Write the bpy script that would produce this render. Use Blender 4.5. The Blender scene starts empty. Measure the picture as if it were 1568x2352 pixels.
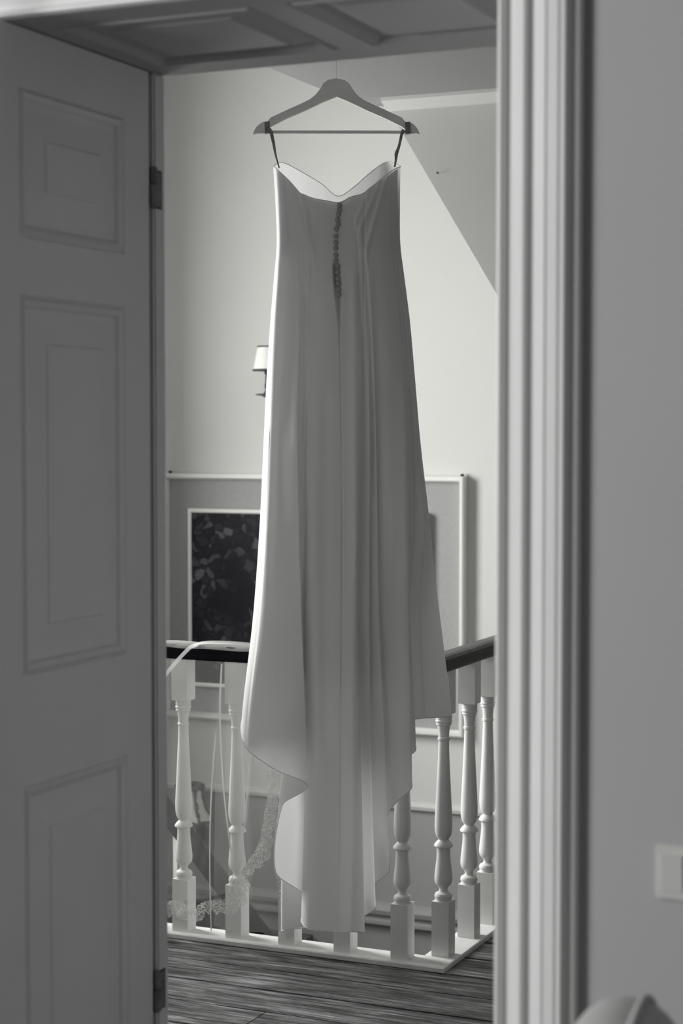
import bpy, bmesh, math, random
import numpy as np
from mathutils import Vector, Matrix

random.seed(7)
sc = bpy.context.scene
COL = sc.collection
YAW = math.radians(24.1)

# ------------------------------------------------------------------ camera
cam_d = bpy.data.cameras.new('camera')
cam_d.sensor_fit = 'VERTICAL'; cam_d.sensor_height = 36; cam_d.sensor_width = 24
cam_d.lens = 4170 / 2352 * 36
cam_d.clip_start = 0.05
cam_d.dof.use_dof = True; cam_d.dof.focus_distance = 5.0; cam_d.dof.aperture_fstop = 4.2
cam = bpy.data.objects.new('camera', cam_d); COL.objects.link(cam)
cam.location = (0, 0, 1.6)
cam.rotation_euler = (math.radians(90 - 2.62), 0, YAW)
sc.camera = cam

# ------------------------------------------------------------------ light
sc.view_settings.view_transform = 'Standard'; sc.view_settings.look = 'None'
sc.view_settings.exposure = 0.0; sc.view_settings.gamma = 1.0
sc.view_settings.use_curve_mapping = False
w = bpy.data.worlds.new('world'); sc.world = w; w.use_nodes = True
w.node_tree.nodes['Background'].inputs[0].default_value = (0.95, 0.97, 1.0, 1)
w.node_tree.nodes['Background'].inputs[1].default_value = 0.10

def area(name, loc, target, sx, sy, power, color=(1, 1, 1)):
    l = bpy.data.lights.new(name, 'AREA'); l.shape = 'RECTANGLE'; l.size = sx; l.size_y = sy
    l.energy = power; l.color = color
    o = bpy.data.objects.new(name, l); COL.objects.link(o); o.location = loc
    d = Vector(target) - Vector(loc)
    o.rotation_euler = d.to_track_quat('-Z', 'Z').to_euler()
    return o
LWARM = (1.0, 1.0, 0.985)
LCOOL = (0.985, 0.985, 1.0)
# daylight through the stairwell window in the hall's left wall
area('stair_window_daylight', (-5.0, 5.3, 2.0), (-2.0, 5.3, 2.0), 2.2, 2.3, 345, LWARM)
# daylight of the bedroom the picture is taken from: its window is in the wall to the left of the camera
area('bedroom_window_daylight', (-3.35, -0.3, 2.0), (-0.6, 0.5, 1.5), 1.3, 1.4, 150, LCOOL)

# ------------------------------------------------------------------ materials
def new_mat(name):
    m = bpy.data.materials.new(name); m.use_nodes = True
    nt = m.node_tree
    for n in list(nt.nodes): nt.nodes.remove(n)
    out = nt.nodes.new('ShaderNodeOutputMaterial')
    return m, nt, out
def paint(name, col, rough=0.5, var=0.04, scale=3.0, bump=0.02, bscale=60.0, spec=0.4):
    m, nt, out = new_mat(name)
    b = nt.nodes.new('ShaderNodeBsdfPrincipled'); nt.links.new(b.outputs[0], out.inputs[0])
    tc = nt.nodes.new('ShaderNodeTexCoord')
    n = nt.nodes.new('ShaderNodeTexNoise'); n.inputs['Scale'].default_value = scale; n.inputs['Detail'].default_value = 5
    nt.links.new(tc.outputs['Object'], n.inputs['Vector'])
    r = nt.nodes.new('ShaderNodeValToRGB')
    r.color_ramp.elements[0].position = 0.3; r.color_ramp.elements[1].position = 0.7
    r.color_ramp.elements[0].color = tuple(c * (1 - var) for c in col) + (1,)
    r.color_ramp.elements[1].color = tuple(min(1, c * (1 + var)) for c in col) + (1,)
    nt.links.new(n.outputs['Fac'], r.inputs[0]); nt.links.new(r.outputs[0], b.inputs['Base Color'])
    b.inputs['Roughness'].default_value = rough; b.inputs['Specular IOR Level'].default_value = spec
    if bump:
        n2 = nt.nodes.new('ShaderNodeTexNoise'); n2.inputs['Scale'].default_value = bscale; n2.inputs['Detail'].default_value = 3
        nt.links.new(tc.outputs['Object'], n2.inputs['Vector'])
        bp = nt.nodes.new('ShaderNodeBump'); bp.inputs['Strength'].default_value = bump * 5; bp.inputs['Distance'].default_value = 0.002
        nt.links.new(n2.outputs['Fac'], bp.inputs['Height']); nt.links.new(bp.outputs[0], b.inputs['Normal'])
    return m
M = {}
M['hall_wall'] = paint('hall_wall_paint', (0.63, 0.63, 0.612), 0.85, 0.015, 1.5, 0.01, 25, 0.15)
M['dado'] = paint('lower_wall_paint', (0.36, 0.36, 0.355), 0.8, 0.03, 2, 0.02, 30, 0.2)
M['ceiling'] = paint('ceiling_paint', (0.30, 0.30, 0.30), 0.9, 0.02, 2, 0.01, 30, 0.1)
M['gable'] = paint('gable_wall_paint', (0.63, 0.63, 0.61), 0.9, 0.03, 2, 0.015, 30, 0.1)
M['room_wall'] = paint('bedroom_wall_paint', (0.46, 0.46, 0.46), 0.9, 0.02, 2, 0.02, 40, 0.1)
M['bedroom_dark'] = paint('bedroom_dark_paint', (0.22, 0.22, 0.22), 0.9, 0.02, 2, 0.02, 40, 0.1)
M['trim'] = paint('trim_gloss_paint', (0.80, 0.80, 0.785), 0.45, 0.02, 6, 0.01, 20, 0.35)
M['door'] = paint('door_paint', (0.66, 0.66, 0.66), 0.5, 0.03, 5, 0.02, 25, 0.3)
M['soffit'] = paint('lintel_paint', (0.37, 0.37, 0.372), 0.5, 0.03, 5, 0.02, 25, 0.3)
M['baluster'] = paint('baluster_paint', (0.80, 0.80, 0.785), 0.45, 0.05, 14, 0.03, 40, 0.35)
M['rail'] = paint('dark_varnished_rail', (0.010, 0.0098, 0.013), 0.28, 0.25, 12, 0.02, 40, 0.08)
M['rail_pale'] = paint('pale_rail_top', (0.065, 0.064, 0.066), 0.35, 0.25, 20, 0.03, 60, 0.3)
M['dark_metal'] = paint('dark_iron', (0.018, 0.017, 0.021), 0.5, 0.2, 20, 0.02, 60, 0.4)
M['hinge'] = paint('painted_hinge', (0.16, 0.16, 0.165), 0.5, 0.4, 40, 0.05, 90, 0.4)
M['hanger'] = paint('pale_hanger_wood', (0.74, 0.74, 0.725), 0.4, 0.06, 20, 0.02, 60, 0.4)
M['frame_white'] = paint('white_frame_paint', (0.74, 0.74, 0.715), 0.6, 0.03, 10, 0.02, 50, 0.3)
M['mat_board'] = paint('grey_mount_board', (0.34, 0.34, 0.337), 0.95, 0.05, 60, 0.03, 300, 0.1)
M['shade'] = paint('lamp_shade_cloth', (0.80, 0.80, 0.76), 0.9, 0.03, 10, 0.02, 200, 0.1)
M['fringe'] = paint('dark_fringe', (0.09, 0.09, 0.095), 0.95, 0.4, 80, 0.1, 300, 0.1)
M['switch'] = paint('switch_plastic', (0.62, 0.62, 0.59), 0.25, 0.01, 10, 0.0, 10, 0.5)
M['upholstery'] = paint('chair_upholstery', (0.50, 0.50, 0.49), 0.95, 0.05, 40, 0.05, 500, 0.1)
M['chair_wood'] = paint('chair_leg_wood', (0.05, 0.045, 0.045), 0.4, 0.2, 15, 0.02, 60, 0.4)
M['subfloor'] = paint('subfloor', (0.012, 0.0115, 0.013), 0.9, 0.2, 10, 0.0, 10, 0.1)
M['line'] = paint('nylon_line', (0.35, 0.35, 0.35), 0.3, 0.0, 10, 0.0, 10, 0.5)
M['strap'] = paint('strap_ribbon', (0.22, 0.22, 0.215), 0.6, 0.35, 90, 0.05, 200, 0.3)
M['bedroom_floor'] = paint('bedroom_floor_carpet', (0.10, 0.10, 0.10), 0.95, 0.1, 30, 0.05, 300, 0.05)

def cloth(name, col, trans, var=0.02, sheen=0.25, wrinkle=0.25):
    m, nt, out = new_mat(name)
    d = nt.nodes.new('ShaderNodeBsdfDiffuse'); d.inputs[0].default_value = col + (1,)
    t = nt.nodes.new('ShaderNodeBsdfTranslucent'); t.inputs[0].default_value = col + (1,)
    g = nt.nodes.new('ShaderNodeBsdfGlossy'); g.inputs['Roughness'].default_value = 0.45; g.inputs[0].default_value = (0.9, 0.9, 0.88, 1)
    mx = nt.nodes.new('ShaderNodeMixShader'); mx.inputs[0].default_value = trans
    m2 = nt.nodes.new('ShaderNodeMixShader'); m2.inputs[0].default_value = 0.05
    nt.links.new(d.outputs[0], mx.inputs[1]); nt.links.new(t.outputs[0], mx.inputs[2])
    nt.links.new(mx.outputs[0], m2.inputs[1]); nt.links.new(g.outputs[0], m2.inputs[2])
    nt.links.new(m2.outputs[0], out.inputs[0])
    tc = nt.nodes.new('ShaderNodeTexCoord')
    mp = nt.nodes.new('ShaderNodeMapping'); mp.inputs['Scale'].default_value = (1.0, 1.0, 0.12)
    nt.links.new(tc.outputs['Object'], mp.inputs[0])
    n = nt.nodes.new('ShaderNodeTexNoise'); n.inputs['Scale'].default_value = 16; n.inputs['Detail'].default_value = 3
    nt.links.new(mp.outputs[0], n.inputs['Vector'])
    b = nt.nodes.new('ShaderNodeBump'); b.inputs['Strength'].default_value = wrinkle; b.inputs['Distance'].default_value = 0.006
    nt.links.new(n.outputs['Fac'], b.inputs['Height'])
    for s in (d, t, g): nt.links.new(b.outputs[0], s.inputs['Normal'])
    return m
M['satin'] = cloth('ivory_crepe', (0.88, 0.88, 0.875), 0.30)
M['bodice_satin'] = cloth('ivory_crepe_lined', (0.88, 0.88, 0.875), 0.36)
M['lining'] = cloth('lining_cloth', (0.74, 0.74, 0.735), 0.07, wrinkle=0.05)
M['button'] = paint('covered_button', (0.34, 0.34, 0.335), 0.5, 0.05, 50, 0.0, 10, 0.3)

def tulle(name, op):
    m, nt, out = new_mat(name)
    t = nt.nodes.new('ShaderNodeBsdfTransparent')
    d = nt.nodes.new('ShaderNodeBsdfDiffuse'); d.inputs[0].default_value = (0.88, 0.88, 0.86, 1)
    tl = nt.nodes.new('ShaderNodeBsdfTranslucent'); tl.inputs[0].default_value = (0.88, 0.88, 0.86, 1)
    a = nt.nodes.new('ShaderNodeMixShader'); a.inputs[0].default_value = 0.5
    nt.links.new(d.outputs[0], a.inputs[1]); nt.links.new(tl.outputs[0], a.inputs[2])
    mx = nt.nodes.new('ShaderNodeMixShader'); mx.inputs[0].default_value = op
    nt.links.new(t.outputs[0], mx.inputs[1]); nt.links.new(a.outputs[0], mx.inputs[2])
    nt.links.new(mx.outputs[0], out.inputs[0])
    return m, nt, mx
M['tulle'] = tulle('veil_tulle', 0.20)[0]
M['veil_edge'] = tulle('veil_bound_edge', 0.62)[0]
def lace_mat():
    m, nt, mx = tulle('veil_lace', 0.5)
    tc = nt.nodes.new('ShaderNodeTexCoord')
    v = nt.nodes.new('ShaderNodeTexVoronoi'); v.feature = 'DISTANCE_TO_EDGE'; v.inputs['Scale'].default_value = 110
    nz = nt.nodes.new('ShaderNodeTexNoise'); nz.inputs['Scale'].default_value = 26; nz.inputs['Detail'].default_value = 3
    add = nt.nodes.new('ShaderNodeVectorMath'); add.operation = 'MULTIPLY_ADD'
    add.inputs[1].default_value = (0.03, 0.03, 0.03)
    nt.links.new(tc.outputs['Object'], nz.inputs['Vector'])
    nt.links.new(nz.outputs['Color'], add.inputs[0]); nt.links.new(tc.outputs['Object'], add.inputs[2])
    nt.links.new(add.outputs[0], v.inputs['Vector'])
    r = nt.nodes.new('ShaderNodeValToRGB')
    r.color_ramp.elements[0].position = 0.05; r.color_ramp.elements[0].color = (0.8, 0.8, 0.8, 1)
    r.color_ramp.elements[1].position = 0.16; r.color_ramp.elements[1].color = (0.24, 0.24, 0.24, 1)
    nt.links.new(v.outputs['Distance'], r.inputs[0])
    r2 = nt.nodes.new('ShaderNodeValToRGB')
    r2.color_ramp.elements[0].position = 0.52; r2.color_ramp.elements[0].color = (0, 0, 0, 1)
    r2.color_ramp.elements[1].position = 0.60; r2.color_ramp.elements[1].color = (0.45, 0.45, 0.45, 1)
    nt.links.new(nz.outputs['Fac'], r2.inputs[0])
    mm = nt.nodes.new('ShaderNodeMath'); mm.operation = 'MAXIMUM'
    nt.links.new(r.outputs[0], mm.inputs[0]); nt.links.new(r2.outputs[0], mm.inputs[1])
    nt.links.new(mm.outputs[0], mx.inputs[0])
    return m
M['lace'] = lace_mat()

def plank_mat():
    m, nt, out = new_mat('worn_dark_floorboard')
    b = nt.nodes.new('ShaderNodeBsdfPrincipled'); nt.links.new(b.outputs[0], out.inputs[0])
    tc = nt.nodes.new('ShaderNodeTexCoord'); oi = nt.nodes.new('ShaderNodeObjectInfo')
    off = nt.nodes.new('ShaderNodeVectorMath'); off.operation = 'MULTIPLY_ADD'
    off.inputs[1].default_value = (7.0, 5.0, 3.0)
    comb = nt.nodes.new('ShaderNodeCombineXYZ')
    for i in range(3): nt.links.new(oi.outputs['Random'], comb.inputs[i])
    nt.links.new(comb.outputs[0], off.inputs[0]); nt.links.new(tc.outputs['Object'], off.inputs[2])
    def noise(scale3, sc_, det, rough=0.6):
        mp = nt.nodes.new('ShaderNodeMapping'); mp.inputs['Scale'].default_value = scale3
        nt.links.new(off.outputs[0], mp.inputs[0])
        n = nt.nodes.new('ShaderNodeTexNoise'); n.inputs['Scale'].default_value = sc_; n.inputs['Detail'].default_value = det
        n.inputs['Roughness'].default_value = rough
        nt.links.new(mp.outputs[0], n.inputs['Vector']); return n
    grain = noise((0.9, 13, 8), 4.5, 7, 0.72)
    fine = noise((2.5, 60, 20), 6, 5, 0.75)
    blot = noise((1.2, 3.5, 1), 3.2, 4)
    knot = nt.nodes.new('ShaderNodeTexVoronoi'); knot.inputs['Scale'].default_value = 3.2
    mpk = nt.nodes.new('ShaderNodeMapping'); mpk.inputs['Scale'].default_value = (0.8, 2.0, 0.6)
    nt.links.new(off.outputs[0], mpk.inputs[0]); nt.links.new(mpk.outputs[0], knot.inputs['Vector'])
    def ramp(src, stops):
        r = nt.nodes.new('ShaderNodeValToRGB')
        while len(r.color_ramp.elements) < len(stops): r.color_ramp.elements.new(0.5)
        for e, (p, c) in zip(r.color_ramp.elements, stops): e.position = p; e.color = (c, c, c * 1.0, 1)
        nt.links.new(src, r.inputs[0]); return r
    base = ramp(grain.outputs['Fac'], [(0.34, 0.018), (0.45, 0.06), (0.57, 0.19), (0.70, 0.42)])
    bl = ramp(blot.outputs['Fac'], [(0.35, 0.45), (0.65, 1.35)])
    mul = nt.nodes.new('ShaderNodeMixRGB'); mul.blend_type = 'MULTIPLY'; mul.inputs[0].default_value = 1
    nt.links.new(base.outputs[0], mul.inputs[1]); nt.links.new(bl.outputs[0], mul.inputs[2])
    scr = ramp(fine.outputs['Fac'], [(0.57, 0.0), (0.66, 0.30)])
    add = nt.nodes.new('ShaderNodeMixRGB'); add.blend_type = 'ADD'; add.inputs[0].default_value = 1
    nt.links.new(mul.outputs[0], add.inputs[1]); nt.links.new(scr.outputs[0], add.inputs[2])
    kr = ramp(knot.outputs['Distance'], [(0.06, 0.12), (0.13, 1.0)])
    m3 = nt.nodes.new('ShaderNodeMixRGB'); m3.blend_type = 'MULTIPLY'; m3.inputs[0].default_value = 1
    nt.links.new(add.outputs[0], m3.inputs[1]); nt.links.new(kr.outputs[0], m3.inputs[2])
    tint = nt.nodes.new('ShaderNodeMixRGB'); tint.blend_type = 'MULTIPLY'; tint.inputs[0].default_value = 1
    tint.inputs[2].default_value = (1.0, 0.985, 1.0, 1)
    nt.links.new(m3.outputs[0], tint.inputs[1]); nt.links.new(tint.outputs[0], b.inputs['Base Color'])
    rr = ramp(blot.outputs['Fac'], [(0.3, 0.30), (0.7, 0.62)])
    nt.links.new(rr.outputs[0], b.inputs['Roughness'])
    b.inputs['Specular IOR Level'].default_value = 0.35
    bp = nt.nodes.new('ShaderNodeBump'); bp.inputs['Strength'].default_value = 0.45; bp.inputs['Distance'].default_value = 0.004
    nt.links.new(grain.outputs['Fac'], bp.inputs['Height']); nt.links.new(bp.outputs[0], b.inputs['Normal'])
    return m
M['plank'] = plank_mat()

def art_mat():
    m, nt, out = new_mat('dark_leafy_print')
    b = nt.nodes.new('ShaderNodeBsdfPrincipled'); nt.links.new(b.outputs[0], out.inputs[0])
    tc = nt.nodes.new('ShaderNodeTexCoord')
    nz = nt.nodes.new('ShaderNodeTexNoise'); nz.inputs['Scale'].default_value = 9; nz.inputs['Detail'].default_value = 3
    nt.links.new(tc.outputs['Object'], nz.inputs['Vector'])
    ma = nt.nodes.new('ShaderNodeVectorMath'); ma.operation = 'MULTIPLY_ADD'; ma.inputs[1].default_value = (0.10, 0.10, 0.10)
    nt.links.new(nz.outputs['Color'], ma.inputs[0]); nt.links.new(tc.outputs['Object'], ma.inputs[2])
    v = nt.nodes.new('ShaderNodeTexVoronoi'); v.inputs['Scale'].default_value = 22; v.feature = 'F1'
    nt.links.new(ma.outputs[0], v.inputs['Vector'])
    ve = nt.nodes.new('ShaderNodeTexVoronoi'); ve.inputs['Scale'].default_value = 22; ve.feature = 'DISTANCE_TO_EDGE'
    nt.links.new(ma.outputs[0], ve.inputs['Vector'])
    big = nt.nodes.new('ShaderNodeTexNoise'); big.inputs['Scale'].default_value = 3.6; big.inputs['Detail'].default_value = 2
    nt.links.new(tc.outputs['Object'], big.inputs['Vector'])
    def ramp(src, stops):
        r = nt.nodes.new('ShaderNodeValToRGB')
        while len(r.color_ramp.elements) < len(stops): r.color_ramp.elements.new(0.5)
        for e, (p, c) in zip(r.color_ramp.elements, stops): e.position = p; e.color = (c, c, c * 1.02, 1)
        nt.links.new(src, r.inputs[0]); return r
    leaf = ramp(v.outputs['Color'], [(0.25, 0.006), (0.6, 0.022), (0.9, 0.11)])
    edge = ramp(ve.outputs['Distance'], [(0.03, 0.15), (0.14, 1.0)])
    reg = ramp(big.outputs['Fac'], [(0.44, 0.05), (0.58, 1.0)])
    a = nt.nodes.new('ShaderNodeMixRGB'); a.blend_type = 'MULTIPLY'; a.inputs[0].default_value = 1
    nt.links.new(leaf.outputs[0], a.inputs[1]); nt.links.new(edge.outputs[0], a.inputs[2])
    c = nt.nodes.new('ShaderNodeMixRGB'); c.blend_type = 'MULTIPLY'; c.inputs[0].default_value = 1
    nt.links.new(a.outputs[0], c.inputs[1]); nt.links.new(reg.outputs[0], c.inputs[2])
    d = nt.nodes.new('ShaderNodeMixRGB'); d.blend_type = 'ADD'; d.inputs[0].default_value = 1
    d.inputs[2].default_value = (0.013, 0.0125, 0.016, 1)
    nt.links.new(c.outputs[0], d.inputs[1]); nt.links.new(d.outputs[0], b.inputs['Base Color'])
    b.inputs['Roughness'].default_value = 0.6; b.inputs['Specular IOR Level'].default_value = 0.1
    return m
M['art'] = art_mat()

# ------------------------------------------------------------------ helpers
class MB:
    """collects shapes and links them as one mesh object"""
    def __init__(s): s.v = []; s.f = []; s.mi = []; s.cur = 0
    def add(s, vs, fs):
        o = len(s.v); s.v += [tuple(p) for p in vs]; s.f += [tuple(i + o for i in f) for f in fs]; s.mi += [s.cur] * len(fs); return s
    def box(s, x0, x1, y0, y1, z0, z1):
        vs = [(x, y, z) for z in (z0, z1) for y in (y0, y1) for x in (x0, x1)]
        return s.add(vs, [(0, 2, 3, 1), (4, 5, 7, 6), (0, 1, 5, 4), (2, 6, 7, 3), (0, 4, 6, 2), (1, 3, 7, 5)])
    def lathe(s, prof, cx=0, cy=0, seg=24, cap=True):
        o = []
        for r, z in prof:
            for k in range(seg):
                a = 2 * math.pi * k / seg; o.append((cx + r * math.cos(a), cy + r * math.sin(a), z))
        fs = []
        for i in range(len(prof) - 1):
            for k in range(seg):
                k2 = (k + 1) % seg
                fs.append((i * seg + k, (i + 1) * seg + k, (i + 1) * seg + k2, i * seg + k2) if prof[i][1] > prof[i + 1][1]
                          else (i * seg + k, i * seg + k2, (i + 1) * seg + k2, (i + 1) * seg + k))
        if cap:
            fs.append(tuple(range(seg))); fs.append(tuple((len(prof) - 1) * seg + k for k in range(seg)))
        return s.add(o, fs)
    def tube(s, pts, r, seg=8):
        pts = [Vector(p) for p in pts]; n = len(pts); rs = r if hasattr(r, '__len__') else [r] * n
        o = []
        ref = Vector((0.31, 0.2, 0.93))
        for i, p in enumerate(pts):
            t = (pts[min(i + 1, n - 1)] - pts[max(i - 1, 0)]).normalized()
            a = t.cross(ref)
            if a.length < 1e-3: a = t.cross(Vector((1, 0, 0)))
            a.normalize(); b = t.cross(a)
            for k in range(seg):
                q = 2 * math.pi * k / seg
                o.append(p + (a * math.cos(q) + b * math.sin(q)) * rs[i])
        fs = [(i * seg + k, i * seg + (k + 1) % seg, (i + 1) * seg + (k + 1) % seg, (i + 1) * seg + k) for i in range(n - 1) for k in range(seg)]
        fs += [tuple(range(seg)), tuple((n - 1) * seg + k for k in range(seg))]
        return s.add(o, fs)
    def prism(s, poly, y0, y1):
        """polygon of (x, z) extruded along y"""
        n = len(poly)
        vs = [(x, y0, z) for x, z in poly] + [(x, y1, z) for x, z in poly]
        fs = [tuple(range(n)), tuple(range(2 * n - 1, n - 1, -1))] + [(i, i + n, (i + 1) % n + n, (i + 1) % n) for i in range(n)]
        return s.add(vs, fs)
    def sweep(s, secs):
        """list of equal-length closed sections (3D points)"""
        n = len(secs[0]); vs = [p for sct in secs for p in sct]
        fs = [(i * n + k, i * n + (k + 1) % n, (i + 1) * n + (k + 1) % n, (i + 1) * n + k) for i in range(len(secs) - 1) for k in range(n)]
        fs += [tuple(range(n)), tuple((len(secs) - 1) * n + k for k in range(n))[::-1]]
        return s.add(vs, fs)
    def grid(s, P):
        """P: rows x cols array of points"""
        r, c = len(P), len(P[0])
        return s.add([p for row in P for p in row], [(i * c + k, i * c + k + 1, (i + 1) * c + k + 1, (i + 1) * c + k) for i in range(r - 1) for k in range(c - 1)])
    def mesh(s, name, mats, smooth=None, bevel=0):
        me = bpy.data.meshes.new(name); me.from_pydata(s.v, [], s.f)
        mats = mats if isinstance(mats, (list, tuple)) else [mats]
        for m in mats: me.materials.append(m)
        me.polygons.foreach_set('material_index', s.mi)
        bm = bmesh.new(); bm.from_mesh(me); bmesh.ops.recalc_face_normals(bm, faces=bm.faces)
        if bevel:
            ed = [e for e in bm.edges if len(e.link_faces) == 2 and e.calc_face_angle(0) > 0.6]
            bmesh.ops.bevel(bm, geom=ed, offset=bevel, segments=2, affect='EDGES', clamp_overlap=True)
        bm.to_mesh(me); bm.free()
        if smooth is not None:
            me.polygons.foreach_set('use_smooth', [True] * len(me.polygons))
            me.set_sharp_from_angle(angle=math.radians(smooth))
        me.update()
        return me
    def build(s, name, mats, parent=None, smooth=None, bevel=0):
        return link(name, s.mesh(name, mats, smooth, bevel), parent)
def link(name, me, parent=None):
    o = bpy.data.objects.new(name, me); COL.objects.link(o)
    if parent is not None: o.parent = parent
    return o
def empty(name, loc, label, cat, rz=0, group=None):
    o = bpy.data.objects.new(name, None); COL.objects.link(o); o.location = loc; o.rotation_euler = (0, 0, rz)
    o.empty_display_size = 0.1
    tag(o, label, cat, group); return o
def tag(o, label=None, cat=None, group=None, kind=None):
    if label: o['label'] = label
    if cat: o['category'] = cat
    if group: o['group'] = group
    if kind: o['kind'] = kind
    return o
def struct(mb, name, mats, parent=None, smooth=None, bevel=0, label=None):
    o = mb.build(name, mats, parent, smooth, bevel)
    if parent is None: o['kind'] = 'structure'
    if label: o['label'] = label
    return o
def catmull(P, n, closed=False):
    """centripetal-free Catmull-Rom through rows of P; n samples per span (int or list)"""
    P = np.asarray(P, float); N = len(P); spans = N if closed else N - 1
    ns = n if hasattr(n, '__len__') else [n] * spans
    out = []
    for i in range(spans):
        if closed: p0, p1, p2, p3 = P[i - 1], P[i], P[(i + 1) % N], P[(i + 2) % N]
        else: p0, p1, p2, p3 = P[max(i - 1, 0)], P[i], P[i + 1], P[min(i + 2, N - 1)]
        t = np.arange(ns[i])[:, None] / ns[i]
        out.append(0.5 * (2 * p1 + (p2 - p0) * t + (2 * p0 - 5 * p1 + 4 * p2 - p3) * t ** 2 + (3 * p1 - p0 - 3 * p2 + p3) * t ** 3))
    if not closed: out.append(P[-1:])
    return np.concatenate(out)

# ------------------------------------------------------------------ room shell
YN, YF = 2.45, 2.955            # bedroom face and hall face of the thick doorway wall
XL, XR, ZD = -1.68, -0.85, 2.25  # doorway reveal and lintel
YB = 7.2                         # stairwell back wall
mb = MB()
mb.cur = 0
mb.box(-4.4, XL - 0.13, YN, YF, 0, 3.6); mb.box(XR, 1.5, YN, YF, 0, 3.6); mb.box(XL - 0.13, XR, YN, YF, ZD + 0.03, 3.6)
struct(mb, 'wall_front', M['room_wall'], label='thick grey wall with the panelled doorway in it')
mb = MB(); mb.cur = 0; mb.box(-4.6, 1.7, YB, YB + 0.15, -0.03, 3.75)
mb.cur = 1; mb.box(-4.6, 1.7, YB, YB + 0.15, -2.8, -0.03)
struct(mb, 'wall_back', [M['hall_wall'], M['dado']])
mb = MB()
for a in ((2.955, 4.6, -2.8, 3.75), (6.0, YB, -2.8, 3.75), (4.6, 6.0, -2.8, 0.75), (4.6, 6.0, 2.65, 3.75)):
    mb.box(-4.62, -4.4, a[0], a[1], a[2], a[3])
struct(mb, 'wall_left', M['hall_wall'])
mb = MB()
for a in ((2.955, 4.0, -0.3, 3.75), (5.2, YB, -2.8, 3.75), (4.0, 5.2, -0.3, 1.0), (4.0, 5.2, 2.4, 3.75)):
    mb.box(1.5, 1.65, a[0], a[1], a[2], a[3])
struct(mb, 'wall_right', M['room_wall'])
# upper ceiling over the open stairwell and the lower flat ceiling of the hall
struct(MB().box(-4.6, 1.7, 2.955, YB + 0.15, 3.6, 3.75), 'ceiling', M['hall_wall'])
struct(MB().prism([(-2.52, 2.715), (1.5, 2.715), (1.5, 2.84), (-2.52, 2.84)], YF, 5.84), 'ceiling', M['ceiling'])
# sloping gable wall under the roof: its left edge rakes down to the right
struct(MB().prism([(-2.415, 2.715), (-2.392, 2.678), (-1.990, 2.021), (-0.85, 0.16), (-0.75, 0.0), (1.5, 0.0), (1.5, 2.715)], 5.75, 5.83), 'wall_gable', M['gable'])
# cornice on the gable wall
prof = [(5.75, 2.678), (5.735, 2.679), (5.723, 2.685), (5.716, 2.693), (5.70, 2.699), (5.69, 2.704), (5.688, 2.715), (5.75, 2.715)]
struct(MB().sweep([[(x, y, z) for y, z in prof] for x in (-2.40, 1.5)]), 'trim_1', M['gable'], smooth=40)
# stairwell ledge and lower moulding on the back wall
prof = [(YB, -0.035), (YB - 0.018, -0.035), (YB - 0.022, -0.02), (YB - 0.012, -0.005), (YB, -0.003)]
struct(MB().sweep([[(x, y, z) for y, z in prof] for x in (-4.4, 1.5)]), 'trim_2', M['hall_wall'], smooth=30)
prof = [(YB, -0.555), (YB - 0.02, -0.555), (YB - 0.035, -0.545), (YB - 0.035, -0.53), (YB - 0.022, -0.522), (YB - 0.022, -0.51), (YB - 0.04, -0.50), (YB - 0.045, -0.48), (YB - 0.03, -0.462), (YB, -0.455)]
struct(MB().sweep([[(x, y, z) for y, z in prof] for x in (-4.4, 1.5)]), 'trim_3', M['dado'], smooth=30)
# bedroom shell behind the camera
struct(MB().box(-3.6, 1.5, -2.9, -2.75, 0, 3.0).box(-3.6, -3.45, -2.75, YN, 0, 3.0).box(1.35, 1.5, -2.75, YN, 0, 3.0), 'wall_bedroom', M['bedroom_dark'])
struct(MB().box(-3.6, 1.5, -2.9, YN, 3.0, 3.12), 'ceiling', M['ceiling'])
struct(MB().box(-3.6, 1.5, -2.9, YF, -0.12, 0.0), 'floor', M['bedroom_floor'])

# hall floor: boards on a dark sub-floor, open over the stairwell
mb = MB()
mb.box(-4.4, 1.5, YF, 5.0, -0.28, -0.022); mb.box(-1.94, 1.5, 5.0, YB, -0.28, -0.022)
floor = struct(mb, 'floor', M['subfloor'], label='dark floorboards of the landing')
PW = 0.176
def board(x0, x1, y0, y1, k):
    mb = MB(); dz = random.uniform(-0.001, 0.001)
    mb.box(x0 + 0.001, x1 - 0.001, y0 + 0.0026, y1 - 0.0026, -0.022, dz)
    o = mb.build('floorboard', M['plank'], floor, bevel=0.0015)
    return o
y = 4.936; k = 0
joints = [[-3.1, -0.6], [-2.75], [-3.6, -1.5], [-2.2], [-3.3, -1.0], [-2.62, -2.45], [-1.9], [-3.0], [-2.3], [-1.4], [-2.9], [-2.0]]
while y > YF + 0.02:
    y0 = max(YF, y - PW); xs = [-4.4] + joints[k % len(joints)] + [1.5]
    for a, b in zip(xs[:-1], xs[1:]): board(a, b, y0, y, k)
    y = y0; k += 1
y = 4.936; k = 0
while y < YB - 0.02:
    y1 = min(YB, y + PW)
    for a, b in (((-1.88, -0.5), (-0.5, 1.5)) if k % 2 else ((-1.88, 0.3), (0.3, 1.5))): board(a, b, y, y1, k)
    y = y1; k += 1
# trapdoor-like edge under the kerb: pale fascia of the stairwell
struct(MB().box(-4.4, -1.96, 5.0, 5.02, -0.35, 0.0).box(-1.98, -1.96, 5.0, YB, -0.35, 0.0), 'trim_4', M['trim'])
# stairwell floor far below
struct(MB().box(-4.4, 1.5, 5.02, YB, -2.9, -2.8), 'floor', M['dado'])

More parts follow.
